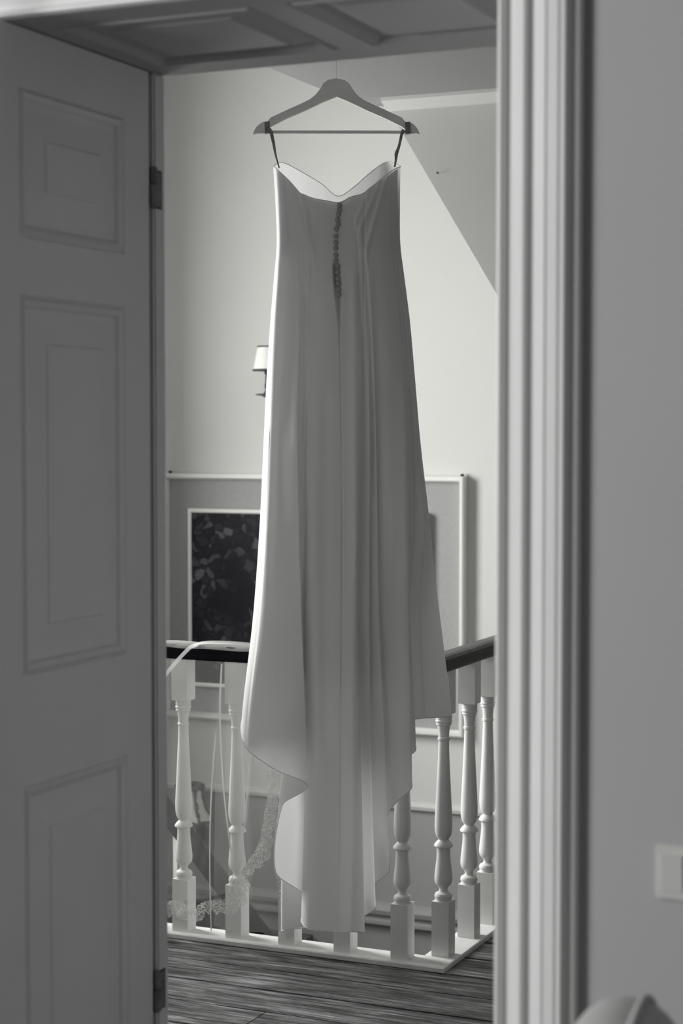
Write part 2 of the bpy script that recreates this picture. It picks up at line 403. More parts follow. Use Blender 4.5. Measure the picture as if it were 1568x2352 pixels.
# stairwell window and hall window (both outside the picture, they let the daylight in)
def window(name, x, y0, y1, z0, z1):
    mb = MB(); t = 0.05; dx = 0.04
    mb.box(x - dx, x + dx, y0, y0 + t, z0, z1).box(x - dx, x + dx, y1 - t, y1, z0, z1)
    mb.box(x - dx, x + dx, y0, y1, z0, z0 + t).box(x - dx, x + dx, y0, y1, z1 - t, z1)
    struct(mb, name, M['trim'])
window('window_1', -4.55, 4.6, 6.0, 0.75, 2.65)
window('window_2', 1.58, 4.0, 5.2, 1.0, 2.4)
window('window_3', -3.44, -1.0, 0.4, 1.25, 2.75)

# ------------------------------------------------------------------ doorway: lintel soffit, door leaf, architrave
def panel(mb, org, ux, uy, n, w, h, inset=0.034, depth=0.009, field=0.044, rise=0.006):
    """moulded sunken panel with a raised field; org = lower corner on the face, n = outward normal"""
    org, ux, uy, n = map(Vector, (org, ux, uy, n))
    steps = [(0, 0), (0.003, -0.004), (0.010, 0.003), (0.018, -0.002), (0.022, -depth), (inset, -depth),
             (inset + field, -depth + rise), (inset + field + 0.003, -depth + rise + 0.003)]
    rings = []
    for i, d in steps:
        rings.append([org + ux * a + uy * b + n * d for a, b in ((i, i), (w - i, i), (w - i, h - i), (i, h - i))])
    vs = [p for r in rings for p in r]; fs = []
    for r in range(len(rings) - 1):
        for k in range(4): fs.append((r * 4 + k, r * 4 + (k + 1) % 4, (r + 1) * 4 + (k + 1) % 4, (r + 1) * 4 + k))
    fs.append(tuple((len(rings) - 1) * 4 + k for k in range(4)))
    mb.add(vs, fs)
def frame_face(mb, org, ux, uy, n, W, H, holes, thick):
    """front face with rectangular holes (a single column or row of holes), plus sides and back"""
    org, ux, uy, n = map(Vector, (org, ux, uy, n))
    us = sorted({0, W} | {h[0] for h in holes} | {h[0] + h[2] for h in holes})
    vs_ = sorted({0, H} | {h[1] for h in holes} | {h[1] + h[3] for h in holes})
    for a0, a1 in zip(us[:-1], us[1:]):
        for b0, b1 in zip(vs_[:-1], vs_[1:]):
            cu, cv = (a0 + a1) / 2, (b0 + b1) / 2
            if any(h[0] < cu < h[0] + h[2] and h[1] < cv < h[1] + h[3] for h in holes): continue
            mb.add([org + ux * a + uy * b for a, b in ((a0, b0), (a1, b0), (a1, b1), (a0, b1))], [(0, 1, 2, 3)])
    c = [(0, 0), (W, 0), (W, H), (0, H)]
    for k in range(4):
        (a, b), (a2, b2) = c[k], c[(k + 1) % 4]
        mb.add([org + ux * a + uy * b, org + ux * a2 + uy * b2, org + ux * a2 + uy * b2 - n * thick, org + ux * a + uy * b - n * thick], [(0, 1, 2, 3)])
    mb.add([org + ux * a + uy * b - n * thick for a, b in c], [(0, 3, 2, 1)])

# door leaf folded back into the deep reveal, hinged at the hall side
door = bpy.data.objects.new('door_1', None); COL.objects.link(door); door.location = (XL, 2.90, 0.0)
tag(door, 'white panelled door leaf folded back against the left reveal of the doorway', kind='structure')
def dbuild(mb, name, m, **k):
    for i, p in enumerate(mb.v): mb.v[i] = (p[0] - XL, p[1] - 2.90, p[2])
    return mb.build(name, m, door, **k)
DY0, DY1, DZ0, DZ1 = 2.30, 2.897, 0.012, 2.2475
PY0, PYW = 2.482, 0.329
pan = [(0.22, 1.013), (1.195, 1.819), (1.910, 2.154)]
mb = MB()
frame_face(mb, (XL, DY0, DZ0), (0, 1, 0), (0, 0, 1), (1, 0, 0), DY1 - DY0, DZ1 - DZ0,
           [(PY0 - DY0, a - DZ0, PYW, b - a) for a, b in pan], 0.035)
dbuild(mb, 'door_frame', M['door'])
for a, b in pan:
    mb = MB(); panel(mb, (XL, PY0, a), (0, 1, 0), (0, 0, 1), (1, 0, 0), PYW, b - a)
    dbuild(mb, 'door_panel', M['door'])
def hinge(zc, z0, z1):
    mb = MB()
    mb.box(XL - 0.004, XL + 0.0022, 2.914, 2.9385, z0 + .003, z1 - .003)
    mb.lathe([(0.006, z1 + 0.004), (0.0075, z1), (0.0075, zc + 0.003)], XL + 0.003, 2.908, 10)
    mb.lathe([(0.009, zc + 0.001), (0.009, z0 + 0.006), (0.006, z0)], XL + 0.003, 2.908, 10)
    dbuild(mb, 'hinge', M['hinge'], smooth=40)
    mb = MB(); mb.box(XL - 0.003, XL + 0.0012, 2.915, 2.9425, z0, z1); dbuild(mb, 'hinge_recess', M['dark_metal'])
hinge(2.045, 2.004, 2.074); hinge(0.555, 0.514, 0.588)

# reveal linings and the strip the hinges sit on
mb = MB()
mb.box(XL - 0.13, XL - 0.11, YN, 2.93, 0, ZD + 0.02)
struct(mb, 'trim_5', M['subfloor'])  # lining coloured near-black to paint in the shade of the hinge gap
mb = MB(); mb.box(XL - 0.13, XL, 2.9175, 2.957, 0, ZD)
struct(mb, 'trim_6', M['door'], bevel=0.004)
mb = MB(); mb.box(XR, XR + 0.02, YN, YF + 0.002, 0, ZD)
# panelled soffit
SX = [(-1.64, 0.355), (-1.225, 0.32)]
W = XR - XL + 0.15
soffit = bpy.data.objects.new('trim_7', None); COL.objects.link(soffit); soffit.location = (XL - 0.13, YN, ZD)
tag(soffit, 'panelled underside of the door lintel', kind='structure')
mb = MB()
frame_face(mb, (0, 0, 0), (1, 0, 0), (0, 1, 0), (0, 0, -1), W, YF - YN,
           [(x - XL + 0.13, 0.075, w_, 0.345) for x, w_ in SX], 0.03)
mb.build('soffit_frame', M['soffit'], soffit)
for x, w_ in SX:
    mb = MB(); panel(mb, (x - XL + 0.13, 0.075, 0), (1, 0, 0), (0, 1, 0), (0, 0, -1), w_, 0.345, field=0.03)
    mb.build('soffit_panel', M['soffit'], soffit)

# architrave around the opening on the bedroom face
AP = [(0, 0), (0, .014), (.002, .018), (.006, .019), (.009, .016), (.011, .009), (.016, .007), (.022, .0085), (.030, .014), (.037, .021), (.041, .024),
      (.043, .023), (.044, .014), (.049, .012), (.056, .014), (.064, .020), (.071, .027), (.074, .029), (.077, .027), (.091, .028), (.0925, .022), (.0955, .022),
      (.097, .030), (.100, .034), (.104, .034), (.107, .030), (.108, .021), (.119, .019), (.121, .015), (.121, 0)]
def arch_sec(corner, dirv):
    return [(corner[0] + dirv[0] * a, YN - p, corner[1] + dirv[1] * a) for a, p in AP]
mb = MB()
mb.sweep([arch_sec((XR, 0), (1, 0)), arch_sec((XR, ZD), (1, 1)), arch_sec((XL - 0.045, ZD), (-1, 1)), arch_sec((XL - 0.045, 0), (-1, 0))])
struct(mb, 'trim_8', M['trim'], smooth=28, label='moulded white architrave around the doorway')

# ------------------------------------------------------------------ light switch
sw = empty('light_switch', (-0.577, YN, 0.99), 'pale double light switch on the grey wall right of the doorway', 'switch')
mb = MB(); mb.box(-0.0415, 0.0415, -0.009, 0, -0.038, 0.038); mb.build('plate', M['switch'], sw, smooth=30, bevel=0.003)
for x in (-0.0165, 0.0165):
    mb = MB(); mb.prism([(x - 0.0155, -0.026), (x + 0.0155, -0.026), (x + 0.0155, 0.026), (x - 0.0155, 0.026)], -0.011, -0.008)
    mb.add([(x - .0145, -.0155, .025), (x + .0145, -.0155, .025), (x + .0145, -.0112, -.025), (x - .0145, -.0112, -.025), (x - .0145, -.009, .025), (x + .0145, -.009, .025), (x + .0145, -.009, -.025), (x - .0145, -.009, -.025)],
           [(0, 1, 2, 3), (0, 4, 5, 1), (1, 5, 6, 2), (2, 6, 7, 3), (3, 7, 4, 0), (4, 7, 6, 5)])
    mb.build('rocker', M['switch'], sw)

# ------------------------------------------------------------------ upholstered chair by the right edge
ch = empty('upholstered_chair', (-0.545, 1.98, 0), 'pale upholstered chair with a piped rounded back below the light switch', 'chair', math.radians(8))
def rounded_slab(hx, hy, z0, z1, rtop, seg=14):
    secs = []
    for i in range(seg + 1):
        yy = -hy + 2 * hy * i / seg
        e = math.sqrt(max(0, 1 - (abs(yy) / hy) ** 6)) * 0.25 + 0.75
        zt = z1 - 0.10 * (abs(yy) / hy) ** 2.6
        sec = []
        for k in range(13):
            a = math.pi * k / 12
            sec.append((math.cos(a) * hx * e, yy, zt - rtop + math.sin(a) * rtop))
        sec += [(-hx * e, yy, z0), (hx * e, yy, z0)]
        secs.append(sec)
    return secs
mb = MB(); mb.sweep(rounded_slab(0.062, 0.25, 0.46, 0.937, 0.06)); mb.build('backrest', M['upholstery'], ch, smooth=70)
mb = MB()
pp = [(0.022, -0.25 + 0.5 * i / 16, 0.937 - 0.10 * (abs(-0.25 + 0.5 * i / 16) / 0.25) ** 2.6 - 0.001) for i in range(17)]
mb.tube([(0.03, -0.25, 0.47)] + pp + [(0.03, 0.25, 0.47)], 0.0055, 8); mb.build('piping', M['upholstery'], ch, smooth=60)
mb = MB(); mb.box(-0.02, 0.46, -0.25, 0.25, 0.36, 0.47); mb.build('seat', M['upholstery'], ch, smooth=50, bevel=0.025)
for x, yy in ((0.0, -0.21), (0.0, 0.21), (0.42, -0.21), (0.42, 0.21)):
    MB().lathe([(0.022, 0.37), (0.02, 0.2), (0.014, 0.0)], x, yy, 12).build('leg', M['chair_wood'], ch, smooth=40)

# ------------------------------------------------------------------ balustrade around the stairwell
bal = empty('balustrade', (-1.93, 4.988, 0), 'white turned balustrade with a dark handrail around the stairwell', 'balustrade')
BO = Vector((-1.93, 4.988, 0))
def rail_sweep(mb, path, prof):
    secs = []
    for i, p in enumerate(path):
        p = Vector(p)
        a = (p - Vector(path[i - 1])).normalized() if i else None
        b = (Vector(path[i + 1]) - p).normalized() if i < len(path) - 1 else None
        t = ((a or b) + (b or a)).normalized()
        side = Vector((t.y, -t.x, 0)).normalized()
        k = 1 / max(0.3, side.dot(Vector(((b or a).y, -(b or a).x, 0)).normalized()))
        secs.append([tuple(p - BO + side * (u * k) + Vector((0, 0, z))) for u, z in prof])
    mb.sweep(secs)
hp = [(-.030, .880), (.030, .880), (.0325, .884), (.0325, .895), (.031, .900), (.0325, .906), (.0315, .917), (.028, .9245), (.020, .9275), (.008, .9285), (-.008, .9285), (-.020, .9275), (-.028, .9245), (-.0315, .917), (-.0325, .906), (-.031, .900), (-.0325, .895), (-.0325, .884)]
mb = MB(); rail_sweep(mb, [(-4.40, 4.988, 0), (-1.93, 4.988, 0), (-1.93, YB, 0)], hp)
tag(mb.build('handrail', M['rail'], bal, smooth=35), 'dark varnished handrail')
mb = MB(); rail_sweep(mb, [(-4.40, 4.988, 0), (-1.93, 4.988, 0), (-1.93, YB, 0)], [(-.0322, .9165), (.0322, .9165), (.0286, .9252), (.0205, .9284), (.008, .9295), (-.008, .9295), (-.0205, .9284), (-.0286, .9252)])
tag(mb.build('rail_top', M['rail_pale'], bal, smooth=35), 'paler top of the handrail')  # thin cap in a paler tone than the rail below
mb = MB(); rail_sweep(mb, [(-4.40, 4.988, 0), (-1.93, 4.988, 0), (-1.93, YB, 0)], [(-.052, 0.0), (.052, 0.0), (.052, .012), (.049, .015), (-.049, .015), (-.052, .012)])
mb.build('base_rail', M['baluster'], bal)
BP = [(.024, .748), (.024, .732), (.0228, .7305), (.0248, .728), (.0252, .725), (.0245, .722), (.0222, .7195), (.0232, .717), (.0228, .714), (.0195, .711), (.0175, .70), (.0163, .688), (.0158, .677),
      (.0178, .675), (.0186, .671), (.0178, .667), (.0158, .665), (.0165, .64), (.018, .60), (.0204, .55), (.0228, .50), (.0252, .455), (.0266, .425), (.0268, .408), (.0258, .392), (.0232, .380), (.0195, .373), (.016, .369),
      (.0155, .366), (.0185, .362), (.0225, .359), (.0235, .3575), (.0262, .354), (.0285, .350), (.0288, .347), (.027, .345), (.0215, .3435), (.0205, .340), (.0202, .325), (.0214, .306), (.024, .283), (.0264, .262), (.0272, .250),
      (.0262, .238), (.0225, .230), (.0175, .2255), (.0152, .2225), (.0150, .2215), (.0130, .218), (.0126, .214), (.0142, .209), (.0190, .206), (.0245, .203), (.0262, .199), (.0272, .195), (.0264, .191), (.0250, .1895), (.0252, .182), (.0252, .180)]
mb = MB(); h = 0.0275
mb.box(-h, h, -h, h, 0.748, 0.882); mb.box(-h, h, -h, h, 0.013, 0.181)
mb.lathe(BP, 0, 0, 28, cap=False)
bal_me = mb.mesh('baluster', M['baluster'], smooth=32)
for x, yy in [(-2.777 - 0.187 * k, 4.988) for k in (4, 3, 2, 1)] + [(-2.777, 4.988), (-2.588, 4.988), (-2.405, 4.988), (-2.218, 4.988), (-2.031, 4.988)] + \
             [(-1.93, 5.066), (-1.93, 5.29), (-1.93, 5.462), (-1.93, 5.65), (-1.93, 5.835), (-1.93, 6.02), (-1.93, 6.205), (-1.93, 6.39), (-1.93, 6.76), (-1.93, 6.95)]:
    o = link('baluster', bal_me, bal); o.location = Vector((x, yy, 0)) - BO

# ------------------------------------------------------------------ stair flight going down along the back wall
st = empty('staircase', (-3.2, 6.1, -2.8), 'dark handrail with slim white spindles descending in the stairwell', 'stairs')
SO = Vector((-3.2, 6.1, -2.8)); SL = (-0.32 - 0.166) / (3.467 - 3.016)     # slope of the flight
zr = lambda x: 0.166 + (x + 3.467) * SL
mb = MB()
prof = [(-.03, -.062), (.03, -.062), (.034, -.05), (.034, -.02), (.024, -.004), (.008, 0), (-.008, 0), (-.024, -.004), (-.034, -.02), (-.034, -.05)]
mb.sweep([[tuple(Vector((x + dz * 0.55, 6.1 + u, zr(x) + dz * 0.75)) - SO) for u, dz in [(a, b * 1.1) for a, b in prof]] for x in (-4.38, -2.2)])
tag(mb.build('handrail', M['rail'], st, smooth=35), 'dark descending handrail')
for k in range(8):
    x = -4.18 + 0.25 * k
    MB().box(x - SO.x - .009, x - SO.x + .009, -.009, .009, zr(x) - .95 + 2.8, zr(x) - .05 + 2.8).build('spindle', M['baluster'], st)
for k in range(4, 9):
    x = -4.39 + 0.2 * k; zt = zr(x) - 0.93
    MB().box(x - SO.x, x - SO.x + 0.24, -0.04, 1.08, zt + 2.8 - 0.04, zt + 2.8).build('tread', M['plank'], st)
mb = MB()
mb.add([tuple(Vector(p) - SO) for x in (-3.65, -2.6) for p in ((x, 6.07, zr(x) - 1.25), (x, 6.07, zr(x) - .85), (x, 6.11, zr(x) - .85), (x, 6.11, zr(x) - 1.25))],
       [(0, 1, 2, 3), (4, 7, 6, 5), (0, 4, 5, 1), (1, 5, 6, 2), (2, 6, 7, 3), (3, 7, 4, 0)])
mb.build('string_board', M['trim'], st)

# ------------------------------------------------------------------ framed picture on the back wall
pic = empty('framed_picture', (-3.36, YB, 0.298), 'large white framed dark leafy picture on a grey mount, on the back wall', 'picture')
def rect_frame(mb, x0, x1, z0, z1, y_back, y_front, bw, inner_drop=0.006):
    c = [(x0, z0, 1, 1), (x1, z0, -1, 1), (x1, z1, -1, -1), (x0, z1, 1, -1)]
    secs = []
    for x, z, sx, sz in c + c[:1]:
        secs.append([(x, y_back, z), (x, y_front + .004, z), (x + sx * bw * .25, y_front, z + sz * bw * .25), (x + sx * bw * .7, y_front, z + sz * bw * .7), (x + sx * bw, y_front + inner_drop, z + sz * bw), (x + sx * bw, y_back, z + sz * bw)])
    n = 6; vs = [p for s_ in secs[:4] for p in s_]
    mb.add(vs, [(i * n + k, i * n + (k + 1) % n, ((i + 1) % 4) * n + (k + 1) % n, ((i + 1) % 4) * n + k) for i in range(4) for k in range(n)])
px = lambda x: x + 3.36
mb = MB(); rect_frame(mb, px(-4.088), px(-2.638), 0, 1.102, 0, -0.05, 0.026, 0.02); mb.build('outer_frame', M['frame_white'], pic)
mb = MB(); mb.box(px(-4.068), px(-2.658), -0.018, -0.004, 0.02, 1.08); mb.build('mount_board', M['mat_board'], pic)
mb = MB(); rect_frame(mb, px(-3.952), px(-2.805), 0.146, 0.946, -0.015, -0.058, 0.018, 0.004); mb.build('inner_frame', M['frame_white'], pic)
mb = MB(); mb.box(px(-3.940), px(-2.817), -0.052, -0.018, 0.158, 0.934); mb.build('picture', M['art'], pic)
for x in (-4.06, -2.655):
    MB().lathe([(.006, 1.113), (.009, 1.108), (.004, 1.098)], px(x), -0.02, 8).build('hook', M['dark_metal'], pic)

# ------------------------------------------------------------------ wall sconce (half hidden behind the dress)
sx, sy = -3.527, 7.105
sn = empty('wall_sconce', (sx, YB, 1.75), 'small shaded wall sconce with black metal rims beside the left edge of the dress', 'lamp')
mb = MB(); mb.lathe([(.046, .205), (.067, .108)], 0, sy - YB, 28, cap=False); mb.build('lamp_shade', M['shade'], sn, smooth=40)
mb = MB(); mb.lathe([(.0475, .211), (.049, .210), (.049, .2055), (.0475, .2045), (.047, .211)], 0, sy - YB, 28, cap=False)
mb.build('shade_rim', M['dark_metal'], sn, smooth=40); mb = MB()
mb.lathe([(.067, .110), (.070, .109), (.070, .103), (.067, .102), (.066, .110)], 0, sy - YB, 28, cap=False)
for a in range(4):
    q = a * math.pi / 2 + .4
    mb.tube([(0, sy - YB, .104), (.068 * math.cos(q), sy - YB + .068 * math.sin(q), .106)], .003, 6)
mb.build('shade_rim', M['dark_metal'], sn, smooth=40)
mb = MB(); mb.lathe([(.019, .106), (.016, .09), (.011, .082), (.0135, .08), (.0135, .05), (.0165, .045), (.0165, .03), (.013, .02), (.022, .004), (.055, .002), (.056, -.002), (.03, -.006), (.012, -.016), (.004, -.02)], 0, sy - YB, 16)
mb.tube([(0, sy - YB, -.01), (0, sy - YB + .04, -.045), (0, -.03, -.06), (0, -.006, -.05)], .007, 8)
mb.box(-.03, .03, -.01, 0, -.10, .02)
mb.build('candle_bracket', M['dark_metal'], sn, smooth=40)

# lower wall lamp in the stairwell with a fringed shade
lx, ly = -3.91, 7.08
lm = empty('fringed_lamp', (lx, YB, -0.26), 'pale lampshade with dark fringed edges low behind the leftmost baluster', 'lamp')
n = 8; top, bot = 0.056, 0.105
mb = MB(); mb.lathe([(.050, .265), (.053, .22), (.066, .165), (.100, .112)], 0, ly - YB, 32, cap=False)
mb.build('lamp_shade', M['shade'], lm, smooth=50)
mb = MB()
def fuzz(pts, r):
    rs = [r * random.uniform(0.6, 1.35) for _ in pts]
    mb.tube([(p[0] + random.uniform(-.003, .003), p[1], p[2] + random.uniform(-.003, .003)) for p in pts], rs, 7)
ring = lambda r, z, m_: [(r * math.cos(2 * math.pi * k / m_), ly - YB + r * math.sin(2 * math.pi * k / m_), z) for k in range(m_ + 1)]
fuzz(ring(.055, .262, 40), .012); fuzz(ring(.101, .11, 60), .007)
for k in range(6):
    q = 2 * math.pi * k / 6 + math.radians(24)
    fuzz([(r * math.cos(q), ly - YB + r * math.sin(q), z) for r, z in catmull([(.052, .26), (.055, .22), (.068, .165), (.102, .112)], 8)], .0085)
mb.build('fringe', M['fringe'], lm, smooth=60)
mb = MB(); mb.lathe([(.012, .18), (.012, .07), (.03, .05), (.012, .03)], 0, ly - YB, 14); mb.tube([(0, ly - YB, .05), (0, -.05, .0), (0, -.005, .02)], .008, 8); mb.box(-.03, .03, -.01, 0, -.03, .06)
mb.build('bracket', M['dark_metal'], lm, smooth=40)

# ------------------------------------------------------------------ hanger
HX, HY, HZ = -1.989, 4.412, 2.384
K = 0.0011607                     # metres per measured unit in the dress's own plane
hg = empty('clothes_hanger', (HX, HY, HZ), 'pale wooden clothes hanger with a trouser bar holding the white dress', 'hanger', YAW)
def hp_(x, yy): return ((x - 770) * K, (303 - yy) * K)
outl_l = [(770, 224), (740, 236), (700, 255), (660, 272), (622, 291), (618, 294), (609, 300.5), (597, 303), (585, 308), (581, 308.5), (583, 302), (588, 293), (595, 286), (604, 280.5), (613, 280.5), (616, 278), (621, 271), (630, 267), (660, 253), (690, 240), (710, 230), (724, 219), (734, 206), (741, 194), (752, 186), (770, 183)]
outl_r = [(1541 - x, yy + 0.6) for x, yy in outl_l[::-1][1:-1]]
outl = [hp_(*p) for p in outl_l + outl_r]
n = len(outl)
mb = MB(); T = 0.006
# triangulated flat arm with chamfered edges, through bmesh
def flat_shape(mb, poly, t, ch_):
    bm = bmesh.new()
    vs = [bm.verts.new((x, -t, z)) for x, z in poly]
    f = bm.faces.new(vs)
    r = bmesh.ops.extrude_face_region(bm, geom=[f])
    for e in r['geom']:
        if isinstance(e, bmesh.types.BMVert): e.co.y = t
    bmesh.ops.triangulate(bm, faces=[f_ for f_ in bm.faces if len(f_.verts) > 4])
    bm.verts.index_update()
    mb.add([v.co[:] for v in bm.verts], [tuple(v.index for v in f_.verts) for f_ in bm.faces]); bm.free()
flat_shape(mb, outl, T, 0)
mb.build('hanger_arm', M['hanger'], hg, smooth=35)
mb = MB(); x0, z0 = hp_(588, 303.2); x1, _ = hp_(954, 303.2)
mb.tube([(x0, 0, z0), (x1, 0, z0)], 0.0044, 12); mb.build('trouser_bar', M['hanger'], hg, smooth=40)
mb = MB(); zt = (303 - 184) * K
mb.tube([(0.0006, 0, zt - 0.004), (0.0006, 0, 2.715 - HZ)], 0.0004, 6); mb.build('hanging_line', M['line'], hg)

# ------------------------------------------------------------------ wedding dress
dress = empty('wedding_dress', (HX, HY, 0.24), 'white strapless wedding dress with a buttoned back and cascading train', 'dress', YAW)
def DP(x, yy, nn):
    """measured profile (x, y, n toward the viewer's side) -> metres in the dress's own frame"""
    s = 1 - nn / 4.84
    return np.stack([((x - 784) * s + 14) * K, -nn, 1.6 - (yy - 976.5) * 0.001164 * s - 0.24], axis=-1)
# control points around the dress: left side, pleats of the back, right side, front
T_ = [-.975, -.78, -.60, -.56, -.54, -.51, -.50, -.48, -.47, -.44, -.38, -.22, .02, .19, .27, .31, .37, .42, .46, .50, .68, .84, .88, .91, .94, .972]
TF = [1.0, .8, .55, .25, 0, -.25, -.55, -.85, -1.0]
dn = [0, 0, .012, .0, -.010, -.018, -.018, -.018, -.02, -.02, -.004, .004, 0, .006, 0, -.02, -.008, -.022, -.008, -.018, .005, .012, -.008, -.012, -.02, 0]
def ell(xl, xr, nb, nf, a):
    c, hw = (xl + xr) / 2, (xr - xl) / 2
    xs = [c + t * hw for t in T_] + [c + t * hw for t in TF]
    ns = [nb * (1 - abs(t) ** 2.4) ** 0.5 + d * a for t, d in zip(T_, dn)] + [-nf * (1 - abs(t) ** 2.4) ** 0.5 for t in TF]
    return xs, ns
def meas(xs, xl, xr, nb, nf, a):
    c, hw = (xl + xr) / 2, (xr - xl) / 2
    e = ell(xl, xr, nb, nf, 0)
    return xs + e[0][len(T_):], [nb * (1 - min(1, abs((x - c) / hw)) ** 2.4) ** 0.5 + d * a for x, d in zip(xs, dn)] + e[1][len(T_):]
LV = {}
LV[330] = ell(625, 916, .085, .10, 0)
LV[385] = ell(628, 915, .088, .105, 0)
LV[470] = ell(633, 914, .090, .11, 0)
LV[565] = ell(635, 916, .092, .11, .05)
LV[620] = ell(630, 923, .097, .115, .12)
LV[720] = ell(621, 936, .103, .125, .25)
LV[850] = ell(611.5, 948, .110, .135, .45)
LV[1000] = meas([606, 640, 676, 684, 687, 690, 692, 694, 696, 699, 707, 735, 784, 812, 822, 829, 845, 853, 861, 868, 897, 929, 937, 943, 948, 956], 604, 961, .118, .15, .95)
LV[1200] = meas([596, 636, 680, 686, 688, 692, 693, 694, 695, 699, 706, 730, 784, 812, 820, 825, 845, 850, 864, 870, 903, 935, 941, 947, 952, 972], 594, 985, .120, .19, 1.15)
fx = lambda l, r: [r - (r - l) * q for q in (0, .06, .22, .40, .52, .64, .80, .95, 1.0)]
def lev(x, n_, l, r, nf): return x + fx(l, r), n_ + nf
nf1 = [-.12, -.19, -.24, -.26, -.265, -.26, -.24, -.17, -.06]
LV[1400] = lev([581, 630, 688, 679, 678, 689, 690, 682, 683, 698, 702, 727, 783, 812, 819, 819, 845, 846, 868, 873, 905, 938, 932, 940, 936, 965],
               [.035, .095, .115, .095, .088, .078, .074, .07, .068, .07, .092, .112, .125, .135, .12, .098, .102, .084, .094, .078, .086, .085, .055, .035, .02, .0], 579, 1008, nf1)
LV[1640] = lev([558, 630, 699, 660, 660, 695, 697, 668, 668, 708, 700, 727, 781, 810, 825, 820, 848, 846, 878, 879, 910, 943, 922, 952, 932, 975],
               [.04, .10, .125, .088, .075, .055, .05, .035, .03, .04, .085, .115, .125, .14, .118, .07, .085, .055, .08, .05, .078, .085, .03, .01, -.015, -.03], 552, 1037, [v_ * 1.08 for v_ in nf1])
LV[1850] = lev([553, 630, 704, 644, 643, 699, 701, 655, 655, 716, 696, 714, 780, 811, 830, 822, 853, 846, 887, 884, 913, 946, 916, 957, 930, 985],
               [.03, .10, .125, .075, .06, .025, .015, -.01, -.03, -.01, .055, .115, .125, .14, .11, .04, .06, .02, .065, .025, .07, .08, 0, -.02, -.05, -.06], 540, 1060, [v_ * 1.15 for v_ in nf1])
a_ = LV[1850]
LV[2000] = ([553, 630, 704, 632, 629, 698, 702, 650, 650, 720, 692, 710, 779, 811, 833, 824, 858, 848, 893, 889] + a_[0][20:], a_[1])
LV[2150] = ([553, 630, 704, 628, 625, 698, 706, 649, 650, 722, 688, 706, 777, 808, 836, 826, 864, 850, 897, 892] + a_[0][20:], a_[1])
NP = len(T_) + len(TF)
hem = [1712, 1763, 1799, 1842, 2003, 2056, 2122, 2138, 2136, 2128, 2108, 2135, 2143, 2140, 2143, 2110, 2085, 2036, 2000, 1872, 1834, 1800, 1745, 1715, 1648, 1642] + [1638, 1639, 1640, 1640, 1640, 1640, 1642, 1646, 1650]
top = [385, 411, 441, 443, 444, 446, 447, 448, 449, 450, 453, 457, 462, 451, 447, 446, 444, 441, 437, 432, 412, 394, 390, 387, 385, 383] + [380, 370, 392, 429, 448, 420, 394, 372, 380]
NS = [10] * NP; NS[-1] = 14
for i in (0, 1): NS[i] = 22
for i in (10, 11, 12, 13): NS[i] = 20
for i in (19, 20): NS[i] = 16
def samp(vals, lin=False):
    v = np.asarray(vals, float)[:, None]
    if lin:
        out = []
        for i in range(NP):
            t = np.arange(NS[i]) / NS[i]; out.append(v[i, 0] * (1 - t) + v[(i + 1) % NP, 0] * t)
        return np.concatenate(out)
    return catmull(v, NS, True)[:, 0]
for q, (d_, n0, n1) in {330: (5, .040, -.02), 385: (5, .042, -.02), 470: (4.5, .045, -.02), 565: (4.5, .046, -.02), 620: (6, .048, -.022), 720: (8, .05, -.024), 850: (11, .052, -.026), 1000: (13, .055, -.028), 1200: (15, .056, -.03), 1400: (16, .06, -.03), 1640: (16, .062, -.03)}.items():
    xs, ns_ = list(LV[q][0]), list(LV[q][1])
    xs[0] = xs[-1] + d_; ns_[0] = n0; ns_[-1] = n1      # side panel turned toward the window
    LV[q] = (xs, ns_)
ys = sorted(LV)
LX = np.stack([samp(LV[q][0]) for q in ys]); LN = np.stack([samp(LV[q][1]) for q in ys])
NC = LX.shape[1]
hem_c = samp(hem, True); top_c = samp(top)
def smooth_closed(a, k=3):
    for _ in range(k): a = 0.25 * np.roll(a, 1) + 0.5 * a + 0.25 * np.roll(a, -1)
    return a
hem_c = smooth_closed(hem_c, 2); top_c = smooth_closed(top_c, 3)
ysa = np.array(ys, float)
def slopes(L):
    d = np.diff(L, axis=0) / np.diff(ysa)[:, None]; m = np.zeros_like(L)
    m[0], m[-1] = d[0], d[-1]
    h0, h1 = np.diff(ysa)[:-1, None], np.diff(ysa)[1:, None]
    m[1:-1] = (d[:-1] * h1 + d[1:] * h0) / (h0 + h1)
    return m
MX, MN = slopes(LX), slopes(LN)
cidx = np.arange(NC)
def evalc(L, Ms, yy):
    """yy: array (NC,) -> value per column"""
    j = np.clip(np.searchsorted(ysa, yy) - 1, 0, len(ysa) - 2)
    h_ = ysa[j + 1] - ysa[j]; t = (yy - ysa[j]) / h_
    p0, p1, m0, m1 = L[j, cidx], L[j + 1, cidx], Ms[j, cidx] * h_, Ms[j + 1, cidx] * h_
    return (2 * t ** 3 - 3 * t ** 2 + 1) * p0 + (t ** 3 - 2 * t ** 2 + t) * m0 + (-2 * t ** 3 + 3 * t ** 2) * p1 + (t ** 3 - t ** 2) * m1
def ridge(x, yy, a, b, wdt, amp):
    """soft crease from a to b (x, y)"""
    (ax, ay), (bx, by) = a, b
    t = np.clip((yy - ay) / (by - ay), 0, 1); cx_ = ax + (bx - ax) * t
    fade = np.exp(-((np.clip(ay - yy, 0, None) + np.clip(yy - by, 0, None)) / 25.0) ** 2)
    return amp * np.exp(-((x - cx_) / wdt) ** 2) * fade
back_mask = np.zeros(NC, bool); back_mask[:sum(NS[:25])] = True
def seam_x(yy): return np.interp(yy, [465, 600, 740, 1000, 1400, 1640, 2150], [775, 770, 777, 783, 784, 780, 779])
